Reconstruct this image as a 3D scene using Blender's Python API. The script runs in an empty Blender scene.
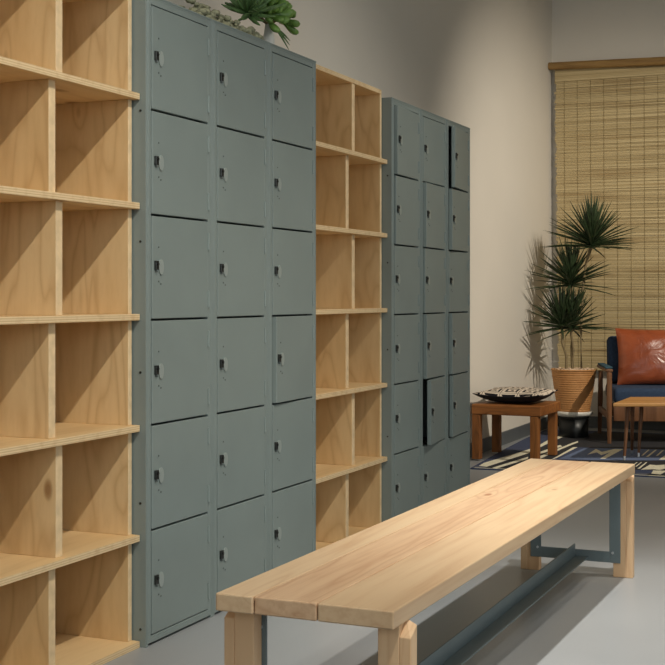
import bpy, bmesh, math, random
from mathutils import Vector, Matrix
PI = math.pi
scn = bpy.context.scene
C = scn.collection
random.seed(7)

# ------------------------------------------------------------------ materials
def lin(c):
    return tuple(((v/255)/12.92 if v/255 <= .04045 else ((v/255+.055)/1.055)**2.4) for v in c) + (1,)

class NT:
    def __init__(s, name, rough=.5, spec=.5, metal=0):
        s.m = bpy.data.materials.new(name); s.m.use_nodes = True
        s.t = s.m.node_tree; s.b = s.t.nodes['Principled BSDF']
        s.b.inputs['Roughness'].default_value = rough
        s.b.inputs['Specular IOR Level'].default_value = spec
        s.b.inputs['Metallic'].default_value = metal
    def n(s, typ, **kw):
        nd = s.t.nodes.new(typ)
        for k, v in kw.items():
            if k.startswith('i_'):
                key = k[2:]; key = int(key) if key.isdigit() else key.replace('_', ' ')
                nd.inputs[key].default_value = v
            else: setattr(nd, k, v)
        return nd
    def l(s, a, b): s.t.links.new(a, b)
    def math(s, op, a, b=None, clamp=False):
        nd = s.n('ShaderNodeMath', operation=op); nd.use_clamp = clamp
        for i, v in enumerate((a, b)):
            if v is None: continue
            if isinstance(v, (int, float)): nd.inputs[i].default_value = v
            else: s.l(v, nd.inputs[i])
        return nd.outputs[0]
    def mix(s, f, a, b, blend='MIX'):
        nd = s.n('ShaderNodeMix', data_type='RGBA', blend_type=blend)
        for sock, v in ((nd.inputs[0], f), (nd.inputs[6], a), (nd.inputs[7], b)):
            if isinstance(v, (int, float, tuple)): sock.default_value = v
            else: s.l(v, sock)
        return nd.outputs[2]
    def bump(s, h, strength, dist=.002):
        nd = s.n('ShaderNodeBump'); nd.inputs['Strength'].default_value = strength
        nd.inputs['Distance'].default_value = dist
        s.l(h, nd.inputs['Height']); s.l(nd.outputs[0], s.b.inputs['Normal'])
    def coord(s, scale=(1, 1, 1), rnd=True):
        tc = s.n('ShaderNodeTexCoord')
        mp = s.n('ShaderNodeMapping'); mp.inputs['Scale'].default_value = scale
        src = tc.outputs['Object']
        if rnd:
            oi = s.n('ShaderNodeObjectInfo')
            mu = s.math('MULTIPLY', oi.outputs['Random'], 37.0)
            va = s.n('ShaderNodeVectorMath', operation='ADD')
            s.l(src, va.inputs[0]); s.l(mu, va.inputs[1]); src = va.outputs[0]
        s.l(src, mp.inputs['Vector'])
        return mp.outputs[0]

def ramp(nt, fac, stops):
    r = nt.n('ShaderNodeValToRGB'); e = r.color_ramp.elements
    while len(e) < len(stops): e.new(.5)
    for el, (p, c) in zip(e, stops): el.position = p; el.color = c
    nt.l(fac, r.inputs[0]); return r.outputs[0]

def plain(name, col, rough=.5, metal=0, spec=.5, var=.0, vscale=8, bump=0, bscale=200):
    nt = NT(name, rough, spec, metal)
    c = lin(col)
    v = nt.coord((vscale,)*3)
    ns = nt.n('ShaderNodeTexNoise', i_Scale=1.0, i_Detail=4.0); nt.l(v, ns.inputs['Vector'])
    d = tuple(x*(1-var) for x in c[:3])+(1,); u = tuple(min(1, x*(1+var)) for x in c[:3])+(1,)
    nt.l(ramp(nt, ns.outputs['Fac'], [(.3, d), (.7, u)]), nt.b.inputs['Base Color'])
    if bump:
        n2 = nt.n('ShaderNodeTexNoise', i_Scale=float(bscale), i_Detail=3.0)
        tc = nt.n('ShaderNodeTexCoord'); nt.l(tc.outputs['Object'], n2.inputs['Vector'])
        nt.bump(n2.outputs['Fac'], bump)
    return nt.m

def wood(name, light, mid, dark, grain='z', rough=.5, knots=1.0, knotcol=(150, 100, 55), bands=5.0, streak=.35, fig=1.0, kscale=1.0, spec=.4, long=.12):
    """boards with streaky grain along one axis, wavy figure and scattered knots"""
    nt = NT(name, rough, spec)
    ax = {'x': 0, 'y': 1, 'z': 2}[grain]
    st = [1.0]*3; st[ax] = long
    v = nt.coord((1, 1, 1))
    mp = nt.n('ShaderNodeMapping'); mp.inputs['Scale'].default_value = st; nt.l(v, mp.inputs[0])
    vs = mp.outputs[0]
    # knot field
    ks = [4.2*kscale]*3; ks[ax] = 2.0*kscale
    mk = nt.n('ShaderNodeMapping'); mk.inputs['Scale'].default_value = ks; nt.l(v, mk.inputs[0])
    wob = nt.n('ShaderNodeTexNoise', i_Scale=5.0, i_Detail=2.0); nt.l(v, wob.inputs['Vector'])
    vo = nt.n('ShaderNodeTexVoronoi', i_Scale=1.0); nt.l(mk.outputs[0], vo.inputs['Vector'])
    kd = nt.math('ADD', vo.outputs['Distance'], nt.math('MULTIPLY', nt.math('SUBTRACT', wob.outputs['Fac'], .5), .12))
    # figure
    big = nt.n('ShaderNodeTexNoise', i_Scale=5.5, i_Detail=2.0, i_Distortion=.8); nt.l(vs, big.inputs['Vector'])
    fld = nt.math('ADD', big.outputs['Fac'], nt.math('MULTIPLY', nt.math('POWER', nt.math('SUBTRACT', 1.0, kd, True), 4.0), .25*knots))
    fr = nt.math('FRACT', nt.math('MULTIPLY', fld, bands))
    tri = nt.math('ABSOLUTE', nt.math('SUBTRACT', nt.math('MULTIPLY', fr, 2.0), 1.0))
    fine = nt.n('ShaderNodeTexNoise', i_Scale=60.0, i_Detail=4.0, i_Roughness=.6); nt.l(vs, fine.inputs['Vector'])
    soft = nt.n('ShaderNodeTexNoise', i_Scale=3.0, i_Detail=3.0); nt.l(vs, soft.inputs['Vector'])
    c1 = ramp(nt, soft.outputs['Fac'], [(.3, lin(mid)), (.65, lin(light))])
    c2 = nt.mix(nt.math('MULTIPLY', nt.math('POWER', tri, 3.0), .45*fig, True), c1, lin(dark))
    c3 = nt.mix(nt.math('MULTIPLY', nt.math('SUBTRACT', fine.outputs['Fac'], .45, True), streak*2, True), c2, lin(dark))
    if knots:
        km = nt.n('ShaderNodeMapRange', i_1=.05, i_2=.10, i_3=1.0, i_4=0.0); nt.l(kd, km.inputs[0])
        c3 = nt.mix(nt.math('MULTIPLY', km.outputs[0], .75), c3, lin(knotcol))
    nt.l(c3, nt.b.inputs['Base Color'])
    nt.bump(fine.outputs['Fac'], .12, .001)
    return nt.m

M = {}
PL, PM, PD = (226, 196, 146), (212, 176, 122), (172, 128, 76)
M['ply_z'] = wood('plywood_upright', PL, PM, PD, 'z', .55, 1.0, (140, 95, 50), 6.0, .25, .8, kscale=1.5, long=.22)
M['ply_x'] = wood('plywood_shelf', (232, 202, 152), (220, 184, 130), PD, 'x', .55, .4, (150, 105, 60), 4.0, .18, .5)
M['pine'] = wood('pine_plank', (218, 192, 156), (210, 180, 142), (180, 136, 98), 'x', .42, .5, (140, 92, 56), 9.0, .6, .7, 1.9, long=.05)
M['fir_red'] = wood('reddish_pine_plank', (214, 182, 146), (203, 164, 126), (160, 106, 72), 'x', .42, .6, (150, 88, 50), 15.0, .6, .8, 1.6, long=.06)
M['pine_z'] = wood('pine_leg', (232, 198, 156), (220, 180, 138), (196, 142, 98), 'z', .5, 0, bands=7, streak=.3, fig=.6)
M['dark_wood'] = wood('stained_hardwood', (168, 108, 54), (136, 82, 36), (64, 34, 14), 'y', .5, 1.0, (45, 24, 10), 8.0, .7, 1.0, 2.0)
M['dark_wood_z'] = wood('stained_hardwood_leg', (160, 102, 50), (126, 76, 34), (64, 34, 14), 'z', .5, .6, (45, 24, 10), 8.0, .7, .9, 2.0)
M['walnut'] = wood('walnut_frame', (132, 92, 62), (110, 74, 48), (64, 40, 24), 'z', .45, 0, bands=6, streak=.5)
M['teak'] = wood('honey_table_top', (208, 158, 96), (190, 140, 80), (140, 92, 46), 'y', .4, 0, bands=6, streak=.5)
M['rodwood'] = wood('old_bamboo_rod', (172, 138, 84), (146, 110, 62), (100, 70, 36), 'y', .6, 0, bands=6, streak=.7)

def ply_edge():
    nt = NT('plywood_edge', .6, .3)
    v = nt.coord((1, 1, 1), False)
    ns = nt.n('ShaderNodeTexNoise', i_Scale=30.0, i_Detail=3.0); nt.l(v, ns.inputs['Vector'])
    sx = nt.n('ShaderNodeSeparateXYZ'); nt.l(v, sx.inputs[0])
    w = nt.math('FRACT', nt.math('MULTIPLY', sx.outputs['Z'], 165.0))
    c = nt.mix(nt.math('MULTIPLY', nt.math('GREATER_THAN', w, .6), .45), lin((222, 198, 156)), lin((176, 140, 96)))
    c = nt.mix(nt.math('MULTIPLY', nt.math('SUBTRACT', ns.outputs['Fac'], .5, True), 1.5, True), c, lin((170, 128, 82)))
    nt.l(c, nt.b.inputs['Base Color']); return nt.m
M['ply_edge'] = ply_edge()
M['ply_edge_v'] = plain('plywood_upright_edge', (222, 196, 154), .6, var=.12, vscale=30)

M['locker'] = plain('grey_green_enamel', (129, 141, 138), .42, spec=.5, var=.04, vscale=5, bump=.03, bscale=60)
M['locker_dark'] = plain('locker_inside_metal', (52, 58, 58), .6, var=.1)
M['steel_dark'] = plain('dark_lock_metal', (70, 72, 70), .35, .8)
M['plate'] = plain('pale_lock_plate', (158, 168, 164), .35, .2)
M['rivet'] = plain('dull_rivet', (92, 100, 98), .5)
M['bench_steel'] = plain('painted_bench_steel', (112, 126, 129), .45, .1, var=.05, vscale=10)
M['bolt'] = plain('zinc_bolt', (220, 225, 228), .3, .6)
M['navy'] = plain('navy_upholstery', (44, 62, 88), .9, var=.15, vscale=60, bump=.15, bscale=500)
M['teal'] = plain('teal_arm_pad', (46, 84, 100), .8, var=.1)
M['black'] = plain('black_cloth', (22, 22, 27), .9, var=.2, vscale=60)
M['blackmetal'] = plain('black_stand', (36, 38, 38), .4, .3)
M['white'] = plain('white_glaze', (222, 220, 210), .35)
M['pipe'] = plain('white_painted_pipe', (214, 208, 190), .4)
M['baseboard'] = plain('slate_baseboard', (92, 96, 98), .5, var=.05)
M['leaf'] = plain('dark_strap_leaf', (50, 66, 40), .45, var=.35, vscale=30)
M['succ'] = plain('rosette_leaf', (104, 140, 64), .45, var=.3, vscale=40)
M['succ2'] = plain('blue_green_leaf', (92, 122, 72), .5, var=.25, vscale=40)
M['stem'] = plain('ringed_bark', (128, 112, 80), .8, var=.3, vscale=80, bump=.5, bscale=120)
M['moss'] = plain('pale_lichen', (150, 150, 122), .95, var=.4, vscale=80, bump=.6, bscale=150)
M['stone'] = plain('pale_pebble', (206, 178, 148), .7, var=.25, vscale=40)
M['soil'] = plain('dark_soil', (70, 54, 40), .95, var=.3, vscale=60)

def wall_mat():
    nt = NT('painted_plaster', .75, .25)
    v = nt.coord((1, 1, 1), False)
    ns = nt.n('ShaderNodeTexNoise', i_Scale=1.5, i_Detail=5.0); nt.l(v, ns.inputs['Vector'])
    nt.l(ramp(nt, ns.outputs['Fac'], [(.3, lin((220, 214, 202))), (.7, lin((225, 219, 207)))]), nt.b.inputs['Base Color'])
    n2 = nt.n('ShaderNodeTexNoise', i_Scale=90.0, i_Detail=3.0); nt.l(v, n2.inputs['Vector'])
    nt.bump(n2.outputs['Fac'], .06, .002); return nt.m
M['wall'] = wall_mat()
def floor_mat():
    nt = NT('polished_concrete', .33, .5)
    v = nt.coord((1, 1, 1), False)
    ns = nt.n('ShaderNodeTexNoise', i_Scale=1.2, i_Detail=6.0, i_Roughness=.6); nt.l(v, ns.inputs['Vector'])
    n2 = nt.n('ShaderNodeTexNoise', i_Scale=140.0, i_Detail=2.0); nt.l(v, n2.inputs['Vector'])
    c = ramp(nt, ns.outputs['Fac'], [(.3, lin((146, 150, 152))), (.7, lin((157, 160, 161)))])
    c = nt.mix(nt.math('MULTIPLY', nt.math('SUBTRACT', n2.outputs['Fac'], .5, True), .5, True), c, lin((120, 122, 122)))
    nt.l(c, nt.b.inputs['Base Color'])
    r = nt.n('ShaderNodeMapRange', i_1=.3, i_2=.7, i_3=.3, i_4=.42); nt.l(ns.outputs['Fac'], r.inputs[0])
    nt.l(r.outputs[0], nt.b.inputs['Roughness']); return nt.m
M['floor'] = floor_mat()
def bamboo():
    nt = NT('split_bamboo', .6, .3)
    v = nt.coord((1, .25, 1), False)
    mp = nt.n('ShaderNodeMapping'); mp.inputs['Scale'].default_value = (1, 1.0, 60); nt.l(v, mp.inputs[0])
    a = nt.n('ShaderNodeTexNoise', i_Scale=1.6, i_Detail=4.0); nt.l(mp.outputs[0], a.inputs['Vector'])
    m2 = nt.n('ShaderNodeMapping'); m2.inputs['Scale'].default_value = (1, 3, 14); nt.l(v, m2.inputs[0])
    b = nt.n('ShaderNodeTexNoise', i_Scale=1.5, i_Detail=3.0); nt.l(m2.outputs[0], b.inputs['Vector'])
    c = ramp(nt, a.outputs['Fac'], [(.3, lin((150, 130, 90))), (.5, lin((194, 174, 130))), (.72, lin((216, 198, 154)))])
    c = nt.mix(nt.math('MULTIPLY', nt.math('SUBTRACT', b.outputs['Fac'], .52, True), 3.0, True), c, lin((140, 112, 70)))
    nt.l(c, nt.b.inputs['Base Color']); return nt.m
M['bamboo'] = bamboo()
M['cord'] = plain('blind_cord', (140, 122, 82), .9)
def leather():
    nt = NT('tan_leather', .3, .6)
    v = nt.coord((1, 1, 1), False)
    a = nt.n('ShaderNodeTexNoise', i_Scale=7.0, i_Detail=4.0, i_Distortion=.6); nt.l(v, a.inputs['Vector'])
    nt.l(ramp(nt, a.outputs['Fac'], [(.3, lin((126, 60, 32))), (.7, lin((162, 82, 46)))]), nt.b.inputs['Base Color'])
    b = nt.n('ShaderNodeTexNoise', i_Scale=8.0, i_Detail=3.0, i_Distortion=.9); nt.l(v, b.inputs['Vector'])
    nt.bump(b.outputs['Fac'], .45, .02); return nt.m
M['leather'] = leather()
def terracotta():
    nt = NT('ribbed_clay', .6, .4)
    v = nt.coord((1, 1, 1), False)
    a = nt.n('ShaderNodeTexNoise', i_Scale=14.0, i_Detail=4.0); nt.l(v, a.inputs['Vector'])
    nt.l(ramp(nt, a.outputs['Fac'], [(.3, lin((186, 130, 76))), (.7, lin((204, 150, 94)))]), nt.b.inputs['Base Color']); return nt.m
M['clay'] = terracotta()
def keyfabric():
    nt = NT('meander_fabric', .9, .2)
    tc = nt.n('ShaderNodeTexCoord'); sx = nt.n('ShaderNodeSeparateXYZ'); nt.l(tc.outputs['Object'], sx.inputs[0])
    def cell(o): return nt.math('SUBTRACT', nt.math('FRACT', nt.math('MULTIPLY', nt.math('ADD', o, 2.0), 9.3)), .5)
    a, b = cell(sx.outputs['X']), cell(sx.outputs['Y'])
    sp = nt.math('MULTIPLY', nt.math('GREATER_THAN', b, a), .09)      # shifts half of each square, so rings join into a meander
    m = nt.math('ADD', nt.math('MAXIMUM', nt.math('ABSOLUTE', a), nt.math('ABSOLUTE', b)), sp)
    s = nt.math('GREATER_THAN', nt.math('FRACT', nt.math('MULTIPLY', m, 3.6)), .45)
    nt.l(nt.mix(s, lin((24, 22, 28)), lin((214, 200, 182))), nt.b.inputs['Base Color']); return nt.m
M['key'] = keyfabric()
for k, c in dict(rug_navy=(58, 68, 96), rug_blue=(98, 114, 146), rug_cream=(232, 226, 200), rug_black=(38, 38, 42), rug_grey=(96, 98, 110)).items():
    M[k] = plain(k.replace('rug', 'rug_wool'), c, .95, var=.15, vscale=90, bump=.3, bscale=400)
M['bulb'] = None

# ------------------------------------------------------------------ mesh builder
class MB:
    def __init__(s): s.v = []; s.f = []; s.mi = []; s.mats = []; s.sm = []
    def mat(s, m):
        m = M[m] if isinstance(m, str) else m
        if m not in s.mats: s.mats.append(m)
        return s.mats.index(m)
    def faces(s, vs, fs, m, smooth=False):
        o = len(s.v); s.v += [tuple(v) for v in vs]; i = s.mat(m)
        for f in fs: s.f.append([o+k for k in f]); s.mi.append(i); s.sm.append(smooth)
    def box(s, x0, x1, y0, y1, z0, z1, m, front=None, end=None):
        """front: material of the -Y face, end: material of both X faces"""
        v = [(x, y, z) for z in (z0, z1) for y in (y0, y1) for x in (x0, x1)]
        F = [((0, 2, 3, 1), m), ((4, 5, 7, 6), m), ((0, 1, 5, 4), front or m), ((2, 6, 7, 3), m), ((0, 4, 6, 2), end or m), ((1, 3, 7, 5), end or m)]
        o = len(s.v); s.v += v
        for f, mm in F: s.f.append([o+k for k in f]); s.mi.append(s.mat(mm)); s.sm.append(False)
    def prism(s, pts, z0, z1, m):
        n = len(pts); v = [(x, y, z0) for x, y in pts]+[(x, y, z1) for x, y in pts]
        s.faces(v, [tuple(range(n-1, -1, -1)), tuple(range(n, 2*n))]+[(i, (i+1) % n, n+(i+1) % n, n+i) for i in range(n)], m)
    def tube(s, pts, rad, m, seg=12, caps=True):
        pts = [Vector(p) for p in pts]; n = len(pts)
        if not isinstance(rad, (list, tuple)): rad = [rad]*n
        rings = []
        for i, p in enumerate(pts):
            d = (pts[min(i+1, n-1)]-pts[max(i-1, 0)]).normalized()
            q = d.to_track_quat('Z', 'Y')
            rings.append([p+q @ Vector((rad[i]*math.cos(2*PI*k/seg), rad[i]*math.sin(2*PI*k/seg), 0)) for k in range(seg)])
        v = [x for r in rings for x in r]
        f = [(i*seg+k, i*seg+(k+1) % seg, (i+1)*seg+(k+1) % seg, (i+1)*seg+k) for i in range(n-1) for k in range(seg)]
        s.faces(v, f, m, True)
        if caps: s.faces(rings[0]+rings[-1], [tuple(range(seg-1, -1, -1)), tuple(range(seg, 2*seg))], m)
    def lathe(s, prof, m, seg=48, o=(0, 0, 0)):
        v = [(o[0]+r*math.cos(2*PI*k/seg), o[1]+r*math.sin(2*PI*k/seg), o[2]+z) for r, z in prof for k in range(seg)]
        f = [(i*seg+k, i*seg+(k+1) % seg, (i+1)*seg+(k+1) % seg, (i+1)*seg+k) for i in range(len(prof)-1) for k in range(seg)]
        s.faces(v, f, m, True)
    def build(s, name, parent=None, loc=(0, 0, 0), bevel=0, seg=2, sub=0, auto=True):
        me = bpy.data.meshes.new(name); me.from_pydata(s.v, [], s.f)
        for m in s.mats: me.materials.append(m)
        me.polygons.foreach_set('material_index', s.mi); me.polygons.foreach_set('use_smooth', s.sm)
        me.update()
        ob = bpy.data.objects.new(name, me); C.objects.link(ob)
        if parent: ob.parent = parent
        ob.location = loc
        if bevel:
            b = ob.modifiers.new('bevel', 'BEVEL'); b.width = bevel; b.segments = seg; b.limit_method = 'ANGLE'
        if sub:
            b = ob.modifiers.new('sub', 'SUBSURF'); b.levels = sub; b.render_levels = sub
        return ob

def tag(o, label=None, cat=None, group=None, kind=None):
    if label: o['label'] = label
    if cat: o['category'] = cat
    if group: o['group'] = group
    if kind: o['kind'] = kind
    return o
def thing(name, loc, label, cat, group=None, rz=0):
    o = bpy.data.objects.new(name, None); C.objects.link(o); o.location = loc; o.rotation_euler = (0, 0, rz)
    o.empty_display_size = .1
    return tag(o, label, cat, group)
def one(x0, x1, y0, y1, z0, z1, m, name, **k):
    b = MB(); b.box(x0, x1, y0, y1, z0, z1, m); return b.build(name, **k)
def copy_child(o, parent):
    c = o.copy(); C.objects.link(c); c.parent = parent
    for ch in list(o.children): copy_child(ch, c)
    return c

# ------------------------------------------------------------------ setting
WX0, WX1, WY0, WY1, WH = -3.0, 9.54, -5.5, .46, 4.2
def struct(o): o['kind'] = 'structure'; return o
struct(one(WX0, WX1, WY0, WY1, -.1, 0, 'floor', 'floor'))
struct(one(WX0, WX1, WY0, WY1, WH, WH+.1, 'wall', 'ceiling'))
struct(one(WX0, WX1+.12, WY1, WY1+.12, -.1, WH+.1, 'wall', 'wall_left'))
struct(one(WX1, WX1+.12, WY0, WY1, -.1, WH+.1, 'wall', 'wall_back'))
struct(one(WX0-.12, WX0, WY0-.12, WY1+.12, -.1, WH+.1, 'wall', 'wall_front'))
struct(one(WX0, WX1+.12, WY0-.12, WY0, -.1, WH+.1, 'wall', 'wall_right'))
struct(one(6.06, WX1-.012, WY1-.012, WY1, 0, .085, 'baseboard', 'baseboard_left'))
struct(one(WX1-.012, WX1, WY0, WY1-.013, 0, .085, 'baseboard', 'baseboard_back'))

# ------------------------------------------------------------------ lockers
DEPTH = .45
ROWS = 6
def make_carcass(W, H, p):
    b = MB(); fl, fr = .026, .030; t = .012
    b.box(0, t, 0, DEPTH, 0, H, 'locker'); b.box(W-t, W, 0, DEPTH, 0, H, 'locker')       # sides
    b.box(t, W-t, DEPTH-t, DEPTH, 0, H, 'locker')                                          # back
    b.box(t, W-t, 0, DEPTH-t, H-t, H, 'locker'); b.box(t, W-t, .0, DEPTH-t, .008, .02, 'locker')
    b.box(t, fl, .0, .022, .02, H-t, 'locker'); b.box(W-fr, W-t, .0, .022, .02, H-t, 'locker')  # stiles
    b.box(fl, W-fr, .0, .022, H-.028, H-t, 'locker'); b.box(fl, W-fr, 0, .022, .02, .028, 'locker')
    pitch = (H-.056)/ROWS
    for i in range(1, ROWS): z = .028+i*pitch; b.box(t, W-t, .024, DEPTH-t, z-.002, z+.002, 'locker_dark')
    # thin raised joint strips along the frame edge
    b.box(.004, .007, -.0015, 0, .01, H-.004, 'locker'); b.box(W-.007, W-.004, -.0015, 0, .01, H-.004, 'locker')
    b.box(.0, W, -.0015, 0, H-.006, H-.001, 'locker')
    for z in (.05, H*.22, H*.42, H*.62, H*.82): b.tube([(-.0018, .018, z), (.001, .018, z)], .0035, 'steel_dark', 8)
    o = b.build('carcass', p, bevel=.0015, seg=1)
    return o, pitch
def make_door(W, pitch, p):
    """origin at the hinge (right, front); the door reaches to -X"""
    w, h = W-.026-.030-.006, pitch-.006
    b = MB(); b.box(-w, 0, -.002, .016, 0, h, 'locker')
    d = b.build('door', p, bevel=.002, seg=2)
    m = MB()                                         # hinge knuckles on the right edge
    for z0 in (.03, h-.085): m.tube([(.001, -.0035, z0), (.001, -.0035, z0+.05)], .0035, 'locker', 8)
    m.build('hinge', d)
    k = MB(); zc = h*.52; xl = -w+.022
    k.box(xl-.012, xl+.004, -.009, -.002, zc-.013, zc+.013, 'steel_dark')
    k.tube([(xl-.004, -.009, zc+.004), (xl-.004, -.012, zc+.004)], .005, 'blackmetal', 10)
    k.box(xl-.007, xl-.003, -.010, -.002, zc-.019, zc-.012, 'rivet')
    k.build('latch', d, bevel=.001, seg=1)
    q = MB(); q.tube([(0, -.0025, 0), (0, -.006, 0)], .015, 'plate', 20)
    pl = q.build('lock_plate', d); pl.scale = (.85, 1, 1.45); pl.location = (xl+.022, 0, zc-.004)
    s = MB()
    for dx, dz in ((.012, .052), (.012, -.045), (.024, -.052)): s.tube([(xl+dx, -.0022, zc+dz), (xl+dx, -.0035, zc+dz)], .0025, 'rivet', 8)
    s.build('rivet', d)
    return d
def column(x, W, H, swing, label, group, proto={}):
    r = thing('locker_column', (x, 0, 0), label, 'locker', group)
    key = (W, H)
    if key not in proto:
        c, pitch = make_carcass(W, H, r); d = make_door(W, pitch, r); proto[key] = (c, d, pitch); first = True
    else:
        c, d, pitch = proto[key]; copy_child(c, r); first = False
    for i in range(ROWS):                            # i = 0 is the top row
        dd = d if (first and i == 0) else copy_child(d, r)
        dd.location = (W-.030-.003, 0, .028+(ROWS-1-i)*pitch+.003)
        dd.rotation_euler = (0, 0, math.radians(swing.get(i, 0)))
G1, G2 = 'grey-green lockers in the near bank', 'grey-green lockers in the far bank'
W1 = (4.215-3.069)/3; W2 = (6.045-4.975)/3
column(3.069, W1, 1.826, {}, 'tall six-door locker column directly right of the near plywood shelving, first of the near bank', G1)
column(3.069+W1, W1, 1.826, {}, 'middle six-door locker column of the near bank, pale lichen lying along its top', G1)
column(3.069+2*W1, W1, 1.826, {3: 2.3}, 'six-door locker column touching the narrow shelving, right end of the near bank', G1)
column(4.975, W2, 1.804, {0: 2.6, 1: 1.2}, 'first far-bank locker column, beside the narrow shelving, top door slightly ajar', G2)
column(4.975+W2, W2, 1.804, {1: 2.6, 2: 1.5, 3: 3.0, 4: 6.8}, 'middle far-bank locker column with one door standing open on a dark gap', G2)
column(4.975+2*W2, W2, 1.804, {0: 5.6, 1: 3.0, 3: 3.0, 4: 3.6}, 'last locker column of the far bank, beside the bare wall', G2)

# ------------------------------------------------------------------ plywood shelving
SZ = [.0, .296, .602, .912, 1.222, 1.527, 1.815]
def shelving(x0, x1, divs, label, open_left_end):
    r = thing('plywood_shelving_unit', (x0, .02, 0), label, 'shelving')
    T = .018; D0, D1 = .022, .40
    xs = x1-x0
    for i, z in enumerate(SZ):
        b = MB(); yf = -.002 if i < 6 else .018
        b.box(0 if not i == 6 else T, (xs if i < 6 else xs-T-.001), yf, D1, z, z+T, 'ply_x', 'ply_edge', 'ply_edge')
        b.build('shelf', r, bevel=.001, seg=1)
    for i in range(6):
        z0, z1 = SZ[i]+T, SZ[i+1]
        for k, x in enumerate(divs[i % 2]):
            b = MB(); b.box(x-x0-.014, x-x0+.014, D0, D1-.005, z0, z1, 'ply_z', 'ply_edge_v')
            b.build('divider', r, bevel=.001, seg=1)
        top = T if i == 5 else 0
        for xa in (0, xs-T-.004):
            b = MB(); b.box(xa, xa+T, D0, D1-.005, z0, z1+top, 'ply_z', 'ply_edge_v')
            b.build('side_panel', r, bevel=.001, seg=1)
    return r
shelving(1.54, 3.066, [(1.92, 2.310, 2.692), (1.95, 2.345, 2.722)], 'wide open plywood shelving with staggered uprights, left of the near locker bank', True)
shelving(4.220, 4.972, [(4.603,), (4.664,)], 'narrow open plywood shelving standing between the two locker banks', False)

# ------------------------------------------------------------------ bench
bx0, bx1 = 2.222, 4.512
bn = thing('bench', (bx0, -.872, 0), 'long pale pine plank bench on wooden legs with grey steel frame', 'bench')
ys = [-.686, -.770, -.905, -1.062]
for k in range(3):
    b = MB(); x0 = 0 if k else -.004
    b.box(x0, bx1-bx0-(.004 if k == 1 else 0), ys[k+1]+.872+.0012, ys[k]+.872-.0012, .362, .397, ['pine', 'fir_red', 'pine'][k])
    b.build('plank', bn, bevel=.003, seg=2).rotation_euler = (0, 0, -.0097)
def leg(xf, side, name='leg'):
    """inner post with an outer strip whose top is cut to a slope; xf = near face; side=-1 right, +1 left"""
    b = MB(); X = xf-bx0; t = .036
    ye = (-1.053 if side < 0 else -.701)+.872
    yi = ye-side*.044; yo = ye+side*.023
    a, c = sorted((yi, ye)); b.box(X, X+t, a, c, 0, .361, 'pine_z')
    a, c = sorted((ye, yo))
    v = [(X, ye, 0), (X+t, ye, 0), (X+t, yo, 0), (X, yo, 0), (X, ye, .336), (X+t, ye, .366), (X+t, yo, .354), (X, yo, .336)]
    f = [(0, 1, 2, 3), (4, 7, 6, 5), (0, 3, 7, 4), (3, 2, 6, 7), (2, 1, 5, 6), (1, 0, 4, 5)]
    if side > 0: f = [q[::-1] for q in f]
    b.faces(v, [q[::-1] for q in f], 'pine_z')
    return b.build(name, bn, bevel=.002, seg=2)
XN, XF = 2.272, 4.500
for xf in (XN, XF):
    for sd in (-1, 1): leg(xf, sd)
def end_frame(x0):
    b = MB(); X = x0-bx0; t = .006
    yr, yl = -1.035+.872, -.716+.872
    b.box(X, X+t, yr, yr+.038, .05, .361, 'bench_steel'); b.box(X, X+t, yl-.038, yl, .05, .361, 'bench_steel')
    b.box(X, X+t, yr+.038, yl-.038, .05, .088, 'bench_steel')
    f = b.build('end_frame', bn, bevel=.0008, seg=1)
    for y in (yr+.026, yl-.026):
        for z in (.315, .085):
            q = MB(); q.tube([(X-.004, y, z), (X+t+.004, y, z)], .0045, 'bolt', 10); q.build('bolt', f)
end_frame(XN+.037); end_frame(XF-.007)
b = MB(); ym = -.878+.872
b.box(XN+.044-bx0, XF-.008-bx0, ym, ym+.005, .06, .108, 'bench_steel'); b.box(XN+.044-bx0, XF-.008-bx0, ym-.045, ym, .06, .065, 'bench_steel')
b.build('stretcher', bn, bevel=.0008, seg=1)

# ------------------------------------------------------------------ succulent and lichen on the lockers
top = 1.828
b = MB(); rng = random.Random(3)
for i in range(800):
    t = rng.random(); x = 3.44+.41*t; y = .035+rng.random()*.13; r0 = .006+rng.random()*.012
    hz = (.048-.024*t)*(.5+rng.random()*.8)
    z = top-.002+hz*rng.random()
    vs = []; fs = []; n, m = 6, 4
    for a in range(m+1):
        for c_ in range(n):
            th = PI*a/m; ph = 2*PI*c_/n; rr = r0*(.8+rng.random()*.4)
            vs.append((x+rr*1.4*math.sin(th)*math.cos(ph), y+rr*math.sin(th)*math.sin(ph), max(top, z+rr*.7*math.cos(th))))
    for a in range(m):
        for c_ in range(n): fs.append((a*n+c_, a*n+(c_+1) % n, (a+1)*n+(c_+1) % n, (a+1)*n+c_))
    b.faces(vs, fs, 'moss', True)
tag(b.build('lichen_clump'), 'pale grey-green lichen heaped along the top of the near lockers', 'moss', kind='stuff')

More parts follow.
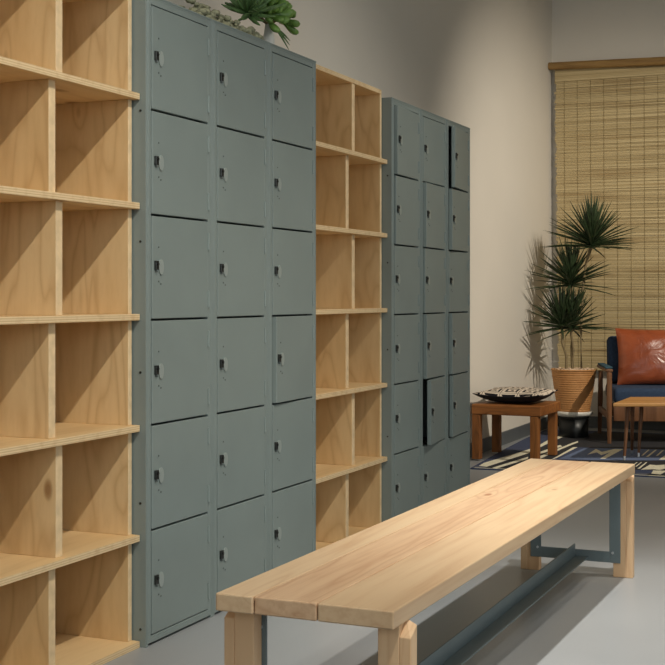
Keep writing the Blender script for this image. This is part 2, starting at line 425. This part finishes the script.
px, py = 3.965, .065
sp = thing('succulent', (px, py, top), 'bright green rosette succulent in a white bottle on the near lockers', 'plant')
b = MB(); b.lathe([(.0, 0), (.020, 0), (.022, .01), (.021, .035), (.017, .055), (.013, .088), (.014, .094), (.010, .093), (.009, .02), (0, .02)], 'white', 24)
b.build('vase', sp)
def spoon(b, o, d, up, L, W, m, curl=.2, round_=True):
    """a fleshy leaf from o along d"""
    d = Vector(d).normalized(); s = d.cross(Vector(up)).normalized(); n = s.cross(d).normalized()
    prof = [(0, .16), (.25, .3), (.5, .62), (.75, .98), (.9, .85), (1, .25)] if round_ else [(0, .5), (.3, .9), (.6, .8), (.85, .4), (1, .04)]
    vs = []
    for t, w in prof:
        c = Vector(o)+d*L*t+n*(curl*L*t*t); th = W*.16*(.4+w)
        for q, e in ((-1, 0), (-.5, 1), (.5, 1), (1, 0), (.5, -1), (-.5, -1)):
            vs.append(c+s*W*.5*w*q+n*th*e)
    k = len(prof); fs = [(i*6+j, i*6+(j+1) % 6, (i+1)*6+(j+1) % 6, (i+1)*6+j) for i in range(k-1) for j in range(6)]
    fs.append(tuple((k-1)*6+j for j in range(6)))
    b.faces(vs, fs, m, True)
def rosette(b, c, axis, n, L, W, m, seed=0, round_=True):
    rg = random.Random(seed); axis = Vector(axis).normalized(); q = axis.to_track_quat('Z', 'Y')
    for i in range(n):
        t = i/n; ph = i*2.39996; el = math.radians(10+70*t*t+rg.uniform(-6, 6))
        d = q @ Vector((math.cos(ph)*math.cos(el), math.sin(ph)*math.cos(el), math.sin(el)))
        spoon(b, Vector(c)+d*.006, d, axis, L*(1-.45*t)*rg.uniform(.85, 1.1), W*(1-.35*t), m, .18, round_)
heads = [((-.03, .0, .118), (-.3, -.8, .3), 16, .095, .046, 'succ', True), ((.08, -.0, .13), (.4, -.6, .4), 16, .090, .050, 'succ', True),
         ((-.12, .02, .105), (-.5, -.5, .5), 28, .115, .026, 'succ2', False), ((.03, .02, .150), (.15, -.3, 1), 16, .090, .050, 'succ', True),
         ((-.06, .04, .125), (-.3, .1, .9), 16, .100, .044, 'succ2', False)]
for i, (c, ax, n, L, W, m, rd) in enumerate(heads):
    b = MB(); rosette(b, c, ax, n, L, W, m, i, rd)
    if i == 2:
        for a in range(6): spoon(b, (-.10, -.01, .10), (-1, -.35+.1*a, .02-.06*a), (0, 0, 1), .14, .014, 'succ2', -.1, False)
    b.build('rosette', sp)
b = MB()
for (c, *_r) in heads: b.tube([(0, 0, .085), (c[0]*.5, c[1]*.5, .105), c], [.005, .006, .007], 'stem', 8)
b.build('stem', sp)
b = MB()
for k in range(3): spoon(b, (.02, -.01, .085), (.7+.15*k, -.2, -.55+.12*k), (0, -1, .2), .11, .012, 'succ2', -.08, False)
b.build('trailing_leaf', sp)

# ------------------------------------------------------------------ bamboo blind
BX = 9.48
bl = thing('bamboo_blind', (BX, .420, 0), 'split bamboo roll blind hanging from a rod across the back wall', 'blind')
YR = -2.6
b = MB(); b.tube([(-.045, .036, 2.695), (-.045, -.8, 2.673), (-.045, YR-.42, 2.63)], [.028, .031, .030], 'rodwood', 16)
b.build('rod', bl)
b = MB(); b.box(-.012, -.004, YR-.38, 0, 2.58, 2.675, 'bamboo'); 
rg = random.Random(5); z = 2.58; n = 0
while z > .43:
    h = rg.uniform(.008, .015); skew = (2.6-z)*.012
    a = rg.uniform(-.008, .008)-skew
    tx = rg.uniform(-.003, .003); w = rg.uniform(.0, .004); dz = rg.uniform(-.004, .004)
    v = [(-.004+tx, a, z), (.0+tx, a, z), (-.004+tx, YR-.38, z+dz), (tx, YR-.38, z+dz)]
    v += [(p[0], p[1], p[2]-h+.0012) for p in v]
    b.faces(v, [(0, 1, 3, 2), (4, 6, 7, 5), (0, 2, 6, 4), (1, 5, 7, 3), (0, 4, 5, 1), (2, 3, 7, 6)], 'bamboo')
    z -= h
b.build('slat_sheet', bl)
b = MB(); y = -.07
while y > YR-.36:
    b.tube([(-.0075, y, 2.66), (-.0085, y-.004, 1.6), (-.0075, y-.01, .44)], .0011, 'cord', 6); y -= .098
b.build('cord', bl)

# ------------------------------------------------------------------ rug
def P(x, y): return (x, y)
rug = MB(); ang = math.radians(-4)
corners = [(6.97, .29), (7.06, -.775), (7.24, -3.2), (9.36, -3.1), (9.25, .42), (8.6, .405), (7.93, .365)]
rug.prism(corners[::-1], .0005, .007, 'rug_navy')
pats = [
 ('rug_grey', [(6.985, .285), (7.075, .288), (7.165, -.775), (7.07, -.77)]),
 ('rug_black', [(7.0, .22), (7.8, .17), (8.9, .19), (9.1, .03), (8.3, -.03), (7.55, -.03), (7.03, .05)]),
 ('rug_cream', [(7.08, .274), (7.22, .286), (7.79, .233), (8.12, .210), (8.57, .240), (8.88, .225), (8.76, .189), (8.40, .190), (7.76, .169), (7.06, .222)]),
 ('rug_cream', [(7.03, .181), (7.60, .124), (7.50, .099), (7.00, .149)]),
 ('rug_cream', [(7.81, .124), (8.29, .095), (8.21, .063), (7.71, .093)]),
 ('rug_cream', [(7.62, .068), (8.43, .049), (8.56, .039), (8.48, .019), (8.08, .031), (7.53, .033)]),
 ('rug_cream', [(7.51, -.038), (9.12, .022), (9.09, -.004), (8.41, -.036), (8.22, -.038), (7.62, -.048)]),
 ('rug_black', [(8.2, .0), (9.2, .06), (9.2, -.75), (8.3, -.68)]),  # shade under the armchair, painted into the rug as black
 ('rug_blue', [(7.58, -.07), (8.16, -.09), (8.25, -.30), (8.31, -.70), (7.78, -.70), (7.60, -.315)]),
 ('rug_cream', [(7.84, -.182), (8.16, -.167), (8.02, -.235), (8.21, -.278), (8.21, -.329), (7.69, -.323), (7.68, -.295), (8.02, -.285), (7.85, -.266), (7.98, -.211)]),
 ('rug_black', [(7.61, -.310), (7.76, -.70), (7.30, -.75), (7.20, -.10), (7.5, -.10)]),
 ('rug_cream', [(7.92, -.494), (8.24, -.479), (8.25, -.488), (7.92, -.505)]),
 ('rug_cream', [(7.88, -.530), (8.26, -.520), (8.27, -.532), (7.89, -.544)]),
 ('rug_cream', [(7.95, -.577), (8.25, -.565), (8.26, -.576), (7.96, -.588)]),
 ('rug_cream', [(7.77, -.626), (8.00, -.623), (7.80, -.69)]),
 ('rug_cream', [(7.40, -.553), (7.61, -.549), (7.61, -.554), (7.40, -.561)]),
 ('rug_cream', [(7.32, -.581), (7.62, -.575), (7.63, -.583), (7.32, -.594)]),
 ('rug_cream', [(7.40, -.53), (7.60, -.525), (7.60, -.531), (7.40, -.538)]),
 ('rug_cream', [(7.28, -.607), (7.52, -.616), (7.51, -.657), (7.55, -.695), (7.38, -.723), (7.31, -.708), (7.33, -.665)]),
 ('rug_cream', [(6.985, .27), (6.995, .27), (7.082, -.775), (7.072, -.775)]),
]
for rep in range(3):
    for i, (m, pts) in enumerate(pats):
        pp = [(x+.07*rep, y-.96*rep) for x, y in pts]
        area = sum(pp[k][0]*pp[(k+1) % len(pp)][1]-pp[(k+1) % len(pp)][0]*pp[k][1] for k in range(len(pp)))
        if area < 0: pp = pp[::-1]
        rug.prism(pp, .0068, .0071+.00006*i, m)
tag(rug.build('rug'), 'flat-woven navy, black and cream geometric rug under the seating corner', 'rug')
RZ = .0086

# ------------------------------------------------------------------ wooden side table (stool) with cushion
st = thing('side_table', (7.55, .19, RZ), 'low rustic dark-stained wooden side table against the left wall', 'table', rz=math.radians(-1.5))
b = MB(); b.box(-.215, .220, -.220, .205, .268, .328, 'dark_wood'); b.build('tabletop', st, bevel=.006, seg=2)
for sx in (-1, 1):
    for sy in (-1, 1):
        b = MB(); x = sx*.188; y = sy*.178
        b.box(x-.025, x+.025, y-.025, y+.025, 0, .267, 'dark_wood_z'); b.build('leg', st, bevel=.004, seg=2)

def pillow(w, h, t, m1, m2, n=28, pinch=.06, seed=1, wr=0, low=None, curl=0):
    b = MB(); rg = random.Random(seed)
    for side, m in ((1, m1), (-1, m2)):
        vs = []
        for i in range(n+1):
            for j in range(n+1):
                u, v = -1+2*i/n, -1+2*j/n
                k = (1-abs(u)**2.6)**.55*(1-abs(v)**2.6)**.55
                x = u*w/2*(1-pinch*(1-v*v)**1); y = v*h/2*(1-pinch*(1-u*u)**1)
                wv = wr*k*(math.sin(u*9+v*4+seed)*.4+math.sin(v*13-u*7)*.3)
                vs.append((x, y, side*((t/2 if side > 0 or low is None else low)*k+.002)+side*wv+curl*(u*v)**2))
        fs = []
        for i in range(n):
            for j in range(n):
                q = (i*(n+1)+j, (i+1)*(n+1)+j, (i+1)*(n+1)+j+1, i*(n+1)+j+1)
                fs.append(q if side > 0 else q[::-1])
        b.faces(vs, fs, m, True)
    # edge strip
    rim = [(i, 0) for i in range(n)]+[(n, j) for j in range(n)]+[(n-i, n) for i in range(n)]+[(0, n-j) for j in range(n)]
    vs = []
    for i, j in rim:
        u, v = -1+2*i/n, -1+2*j/n
        for s in (1, -1): vs.append((u*w/2*(1-pinch*(1-v*v)), v*h/2*(1-pinch*(1-u*u)), s*.002+curl*(u*v)**2))
    k = len(rim); b.faces(vs, [(2*i, 2*i+1, 2*((i+1) % k)+1, 2*((i+1) % k)) for i in range(k)], m2)
    return b
cu = pillow(.41, .41, .075, 'key', 'black', low=.046, curl=.016).build('cushion', loc=(7.58, .195, RZ+.328+.0485))
cu.rotation_euler = (0, math.radians(-1), math.radians(-2))
tag(cu, 'flat cushion with cream and black meander pattern on the low side table', 'cushion')
# pipe behind the side table
b = MB(); b.tube([(7.99, .434, RZ*0), (7.99, .434, .30)], .012, 'pipe', 12); b.lathe([(.0, 0), (.024, 0), (.024, .02), (.014, .03)], 'pipe', 16, (7.99, .434, 0))
tag(b.build('wall_pipe'), 'short white pipe at the wall behind the low side table', 'pipe')

# ------------------------------------------------------------------ potted dracaena
qx, qy = 8.83, .13
stnd = thing('plant_stand', (qx, qy, RZ), 'low round black stand carrying the clay pot', 'plant stand')
b = MB(); b.lathe([(.0, .128), (.105, .128), (.108, .134), (.105, .14), (0, .14)], 'blackmetal', 40); b.build('stand_top', stnd)
b = MB(); b.lathe([(.098, 0), (.1, .003), (.1, .127), (.094, .127), (.094, 0), (.098, 0)], 'blackmetal', 40); b.build('base', stnd)
z0 = RZ+.141
pot = thing('potted_dracaena', (qx, qy, z0), 'tall spiky dracaena with three leafy crowns in a ribbed clay pot', 'plant')
b = MB(); b.lathe([(.0, 0), (.105, 0), (.128, .012), (.131, .034), (.125, .036), (.112, .02), (0, .018)], 'white', 48); b.build('saucer', pot)
prof = [(0, .0195), (.100, .0195)]; H = .325
for i in range(0, 19):
    z = .022+i*.0155; R = .102+.052*(z/H)**.85
    prof += [(R, z), (R+.0022, z+.004), (R+.0022, z+.010), (R+.0004, z+.0145)]
prof += [(.157, .315), (.158, H), (.145, H), (.143, .29), (0, .29)]
b = MB(); b.lathe(prof, 'clay', 64); b.build('pot', pot)
b = MB(); b.lathe([(.142, .291), (.142, .312), (0, .316)], 'soil', 32); b.build('soil', pot)
b = MB(); rg = random.Random(9)
for i in range(90):
    a, r = rg.random()*2*PI, .13*math.sqrt(rg.random()); s = rg.uniform(.008, .016)
    b.lathe([(0.0001, -.5*s), (s*.8, -.3*s), (s, .1*s), (s*.6, .55*s), (0.0001, .65*s)], 'stone', 7, (r*math.cos(a), r*math.sin(a), .318+s*.3))
o = b.build('pebble_mulch', pot); o['kind'] = 'stuff'
# crowns: centres from the photograph's layout in the corner (local coords)
def S(y, z): return (y, z)
crowns = [((-.02, .080, .640), .32, 80, 1), ((.03, .030, .935), .33, 100, 2), ((.0, -.125, 1.20), .35, 120, 3), ((.02, .015, .635), .30, 70, 4)]
stems = [[(-.03, .045, .30), (-.03, .045, .42), (-.035, .070, .50), (-.02, .080, .64)],
         [(.0, .01, .30), (.01, .005, .45), (.01, .03, .66), (.02, .045, .78), (.03, .030, .935)],
         [(.02, -.05, .30), (.02, -.045, .60), (.03, -.06, .9), (.0, -.085, 1.05), (.0, -.125, 1.20)],
         [(.0, .01, .30), (.02, .02, .48), (.02, .015, .635)]]
for k, pts in enumerate(stems):
    b = MB(); b.tube(pts, [.0095]*(len(pts)-1)+[.008], 'stem', 10); b.build('stem', pot)
for c, L, n, sd in crowns:
    b = MB(); rg = random.Random(sd)
    for i in range(n):
        t = i/n; ph = i*2.39996+rg.uniform(-.2, .2); el = math.radians(-8+88*t**.75+rg.uniform(-10, 10))
        Lr = L*rg.uniform(.8, 1.12)*(1-.15*t); W = .017
        d = Vector((math.cos(ph)*math.cos(el), math.sin(ph)*math.cos(el), math.sin(el)))
        s = d.cross(Vector((0, 0, 1)))
        s = s.normalized() if s.length > 1e-3 else Vector((1, 0, 0)); up = s.cross(d)
        base = Vector(c)+Vector((0, 0, (t-.5)*.07)); vs = []
        for j, (tt, w) in enumerate([(0, .8), (.25, 1), (.55, .9), (.8, .55), (1, .06)]):
            p = base+d*Lr*tt-Vector((0, 0, 1))*Lr*.10*tt*tt*math.cos(el)
            p.y = min(p.y, WY1-.012-qy); 
            vs += [p-s*W*.5*w, p+up*W*.3*w, p+s*W*.5*w, p-up*W*.3*w]
        fs = [(j*4+k, j*4+(k+1) % 4, (j+1)*4+(k+1) % 4, (j+1)*4+k) for j in range(4) for k in range(4)]+[(16, 17, 18, 19), (3, 2, 1, 0)]
        b.faces(vs, fs, 'leaf')
    b.build('leaf_crown', pot)

# ------------------------------------------------------------------ loveseat
cx0, cy0 = 8.49, -.185; AR = math.atan(562.5/1285)
ch = thing('armchair', (cx0, cy0, RZ), 'navy upholstered armchair with walnut frame in front of the bamboo blind', 'armchair', rz=AR-.1)
Wd = .80
def slab(x0, x1, y0, y1, z0, z1, m, name, bev=.02, tilt=0):
    bb = MB(); hx, hy, hz = (x1-x0)/2, (y1-y0)/2, (z1-z0)/2
    bb.box(-hx, hx, -hy, hy, -hz, hz, m)
    o = bb.build(name, ch, ((x0+x1)/2, (y0+y1)/2, (z0+z1)/2), bevel=bev, seg=4); o.rotation_euler = (0, tilt, 0)
    for p in o.data.polygons: p.use_smooth = True
    return o
for y in (.0, -Wd-.02):
    b = MB(); b.tube([(0, y, 0), (0, y, .25), (.0, y, .475)], [.013, .019, .017], 'walnut', 14); b.build('front_leg', ch)
    b = MB(); b.tube([(.60, y, .005), (.55, y, .25), (.53, y, .45)], [.013, .018, .016], 'walnut', 14); b.build('back_leg', ch)
    b = MB(); b.box(-.02, .58, y-.022, y+.022, .47, .49, 'walnut'); b.build('armrest', ch, bevel=.006, seg=2)
    b = MB(); b.box(.02, .50, y-.024, y+.024, .4902, .505, 'teal'); b.build('arm_pad', ch, bevel=.006, seg=2)
    b = MB(); b.box(.02, .55, y-.012, y+.012, .16, .20, 'walnut'); b.build('side_rail', ch, bevel=.004, seg=2)
slab(.015, .035, -Wd, -.03, .145, .243, 'walnut', 'front_rail', .004)
slab(.50, .52, -Wd, -.04, .135, .225, 'walnut', 'back_rail', .004)
slab(-.01, .53, -Wd+.005, -.030, .262, .366, 'navy', 'seat_cushion', .03)
slab(.44, .54, -Wd+.005, -.040, .365, .692, 'navy', 'backrest', .035, math.radians(10))
for y in (-.2, -.4, -.6):
    b = MB(); b.box(.025, .50, y-.03, y+.03, .244, .260, 'walnut'); b.build('seat_support', ch)
lp = pillow(.60, .40, .15, 'leather', 'leather', 36, .05, 4, .004).build('leather_pillow')
tl = math.radians(17)
Rz = Matrix.Rotation(AR-.1, 3, 'Z')
lp.rotation_euler = (Rz @ Matrix(((0, math.sin(tl), -math.cos(tl)), (-1, 0, 0), (0, math.cos(tl), math.sin(tl))))).to_euler()
lp.location = Vector((cx0, cy0, RZ+.366+.192))+Rz @ Vector((.345, -.385, 0))
tag(lp, 'shiny tan leather pillow leaning on the navy armchair backrest', 'pillow')

# ------------------------------------------------------------------ coffee table
fwd = Vector((math.cos(AR), math.sin(AR), 0)); rgt = Vector((math.sin(AR), -math.cos(AR), 0))
c0 = Vector((0, -1.91, RZ))+fwd*7.50+rgt*1.637
ct = thing('coffee_table', tuple(c0), 'honey wood coffee table with slim splayed legs in front of the navy armchair', 'table', rz=AR)
b = MB(); b.prism([(0, 0), (0, -1.15), (.48, -.94), (.48, -.21)][::-1], .325, .345, 'teak'); b.build('tabletop', ct, bevel=.004, seg=2)
for mir in (0, 1):
    for foot, topp in (((.08, -.084), (.12, -.115)), ((.42, -.209), (.20, -.16)), ((.23, -.204), (.30, -.24))):
        fy, ty = (foot[1], topp[1]) if not mir else (-1.15-foot[1], -1.15-topp[1])
        fx, tx = foot[0], topp[0]; mx, my = fx+(tx-fx)*.07, fy+(ty-fy)*.07
        b = MB(); b.tube([(mx, my, .027), (tx, ty, .325)], [.0085, .014], 'walnut', 12); lg = b.build('leg', ct)
        b = MB(); b.tube([(fx, fy, .003), (mx, my, .0275)], [.006, .0075], 'bolt', 10); b.build('ferrule', lg)

# ------------------------------------------------------------------ camera
F = 1285.0; HY = 296.0; A = math.atan((895-332.5)/F)
cam = bpy.data.cameras.new('camera'); co = bpy.data.objects.new('camera', cam); C.objects.link(co)
cam.sensor_width = 36; cam.lens = 36*F/665; cam.sensor_fit = 'HORIZONTAL'
cam.shift_y = (HY-332.5)/665
co.location = (0, -1.91, .98)
fw = Vector((math.cos(A), math.sin(A), 0)); co.rotation_euler = fw.to_track_quat('-Z', 'Y').to_euler()
cam.clip_start = .05
scn.camera = co

# ------------------------------------------------------------------ lights
def spot(x, y, z, tx, ty, tz, power, angle, blend, col=(1, .93, .83), rad=.05):
    l = bpy.data.lights.new('track_spot', 'SPOT'); l.energy = power; l.spot_size = math.radians(angle); l.spot_blend = blend
    l.color = col; l.shadow_soft_size = rad
    o = bpy.data.objects.new('track_spot', l); C.objects.link(o); o.location = (x, y, z)
    o.rotation_euler = (Vector((tx, ty, tz))-Vector((x, y, z))).to_track_quat('-Z', 'Y').to_euler(); return o
def area(x, y, z, tx, ty, tz, sx, sy, power, col=(1, 1, 1)):
    l = bpy.data.lights.new('soft', 'AREA'); l.shape = 'RECTANGLE'; l.size = sx; l.size_y = sy; l.energy = power; l.color = col
    o = bpy.data.objects.new('fill_light', l); C.objects.link(o); o.location = (x, y, z)  # soft fill lamp added to lift the shade, no window behind it
    o.rotation_euler = (Vector((tx, ty, tz))-Vector((x, y, z))).to_track_quat('-Z', 'Y').to_euler(); return o
spot(3.7, -1.32, 3.0, 3.75, -1.62, 0, 345, 66, 1, (1, .96, .9), rad=.035)
spot(3.1, -2.9, 3.9, 3.5, -.8, 0, 70, 58, 1)
spot(1.4, -2.2, 3.6, 3.1, .1, .3, 330, 52, 1)
spot(4.8, -2.5, 3.6, 5.3, .0, .4, 170, 70, 1)
spot(6.4, -2.9, 3.3, 8.9, .2, .7, 490, 66, 1, (1, .9, .76), .03)
area(1.5, -5.3, 2.0, 3.8, .4, 1.2, 3.5, 2.2, 66, (.84, .93, 1))  # added cool fill from the unseen right side
area(-2.7, -2.4, 2.2, 4, -.8, .6, 3.0, 2.2, 40, (.92, .96, 1))  # added weak fill from behind the camera
w = bpy.data.worlds.new('world'); scn.world = w; w.use_nodes = True
w.node_tree.nodes['Background'].inputs[0].default_value = (.8, .85, .9, 1); w.node_tree.nodes['Background'].inputs[1].default_value = .3
scn.view_settings.view_transform = 'Standard'; scn.view_settings.look = 'None'
scn.view_settings.exposure = .12; scn.view_settings.gamma = 1
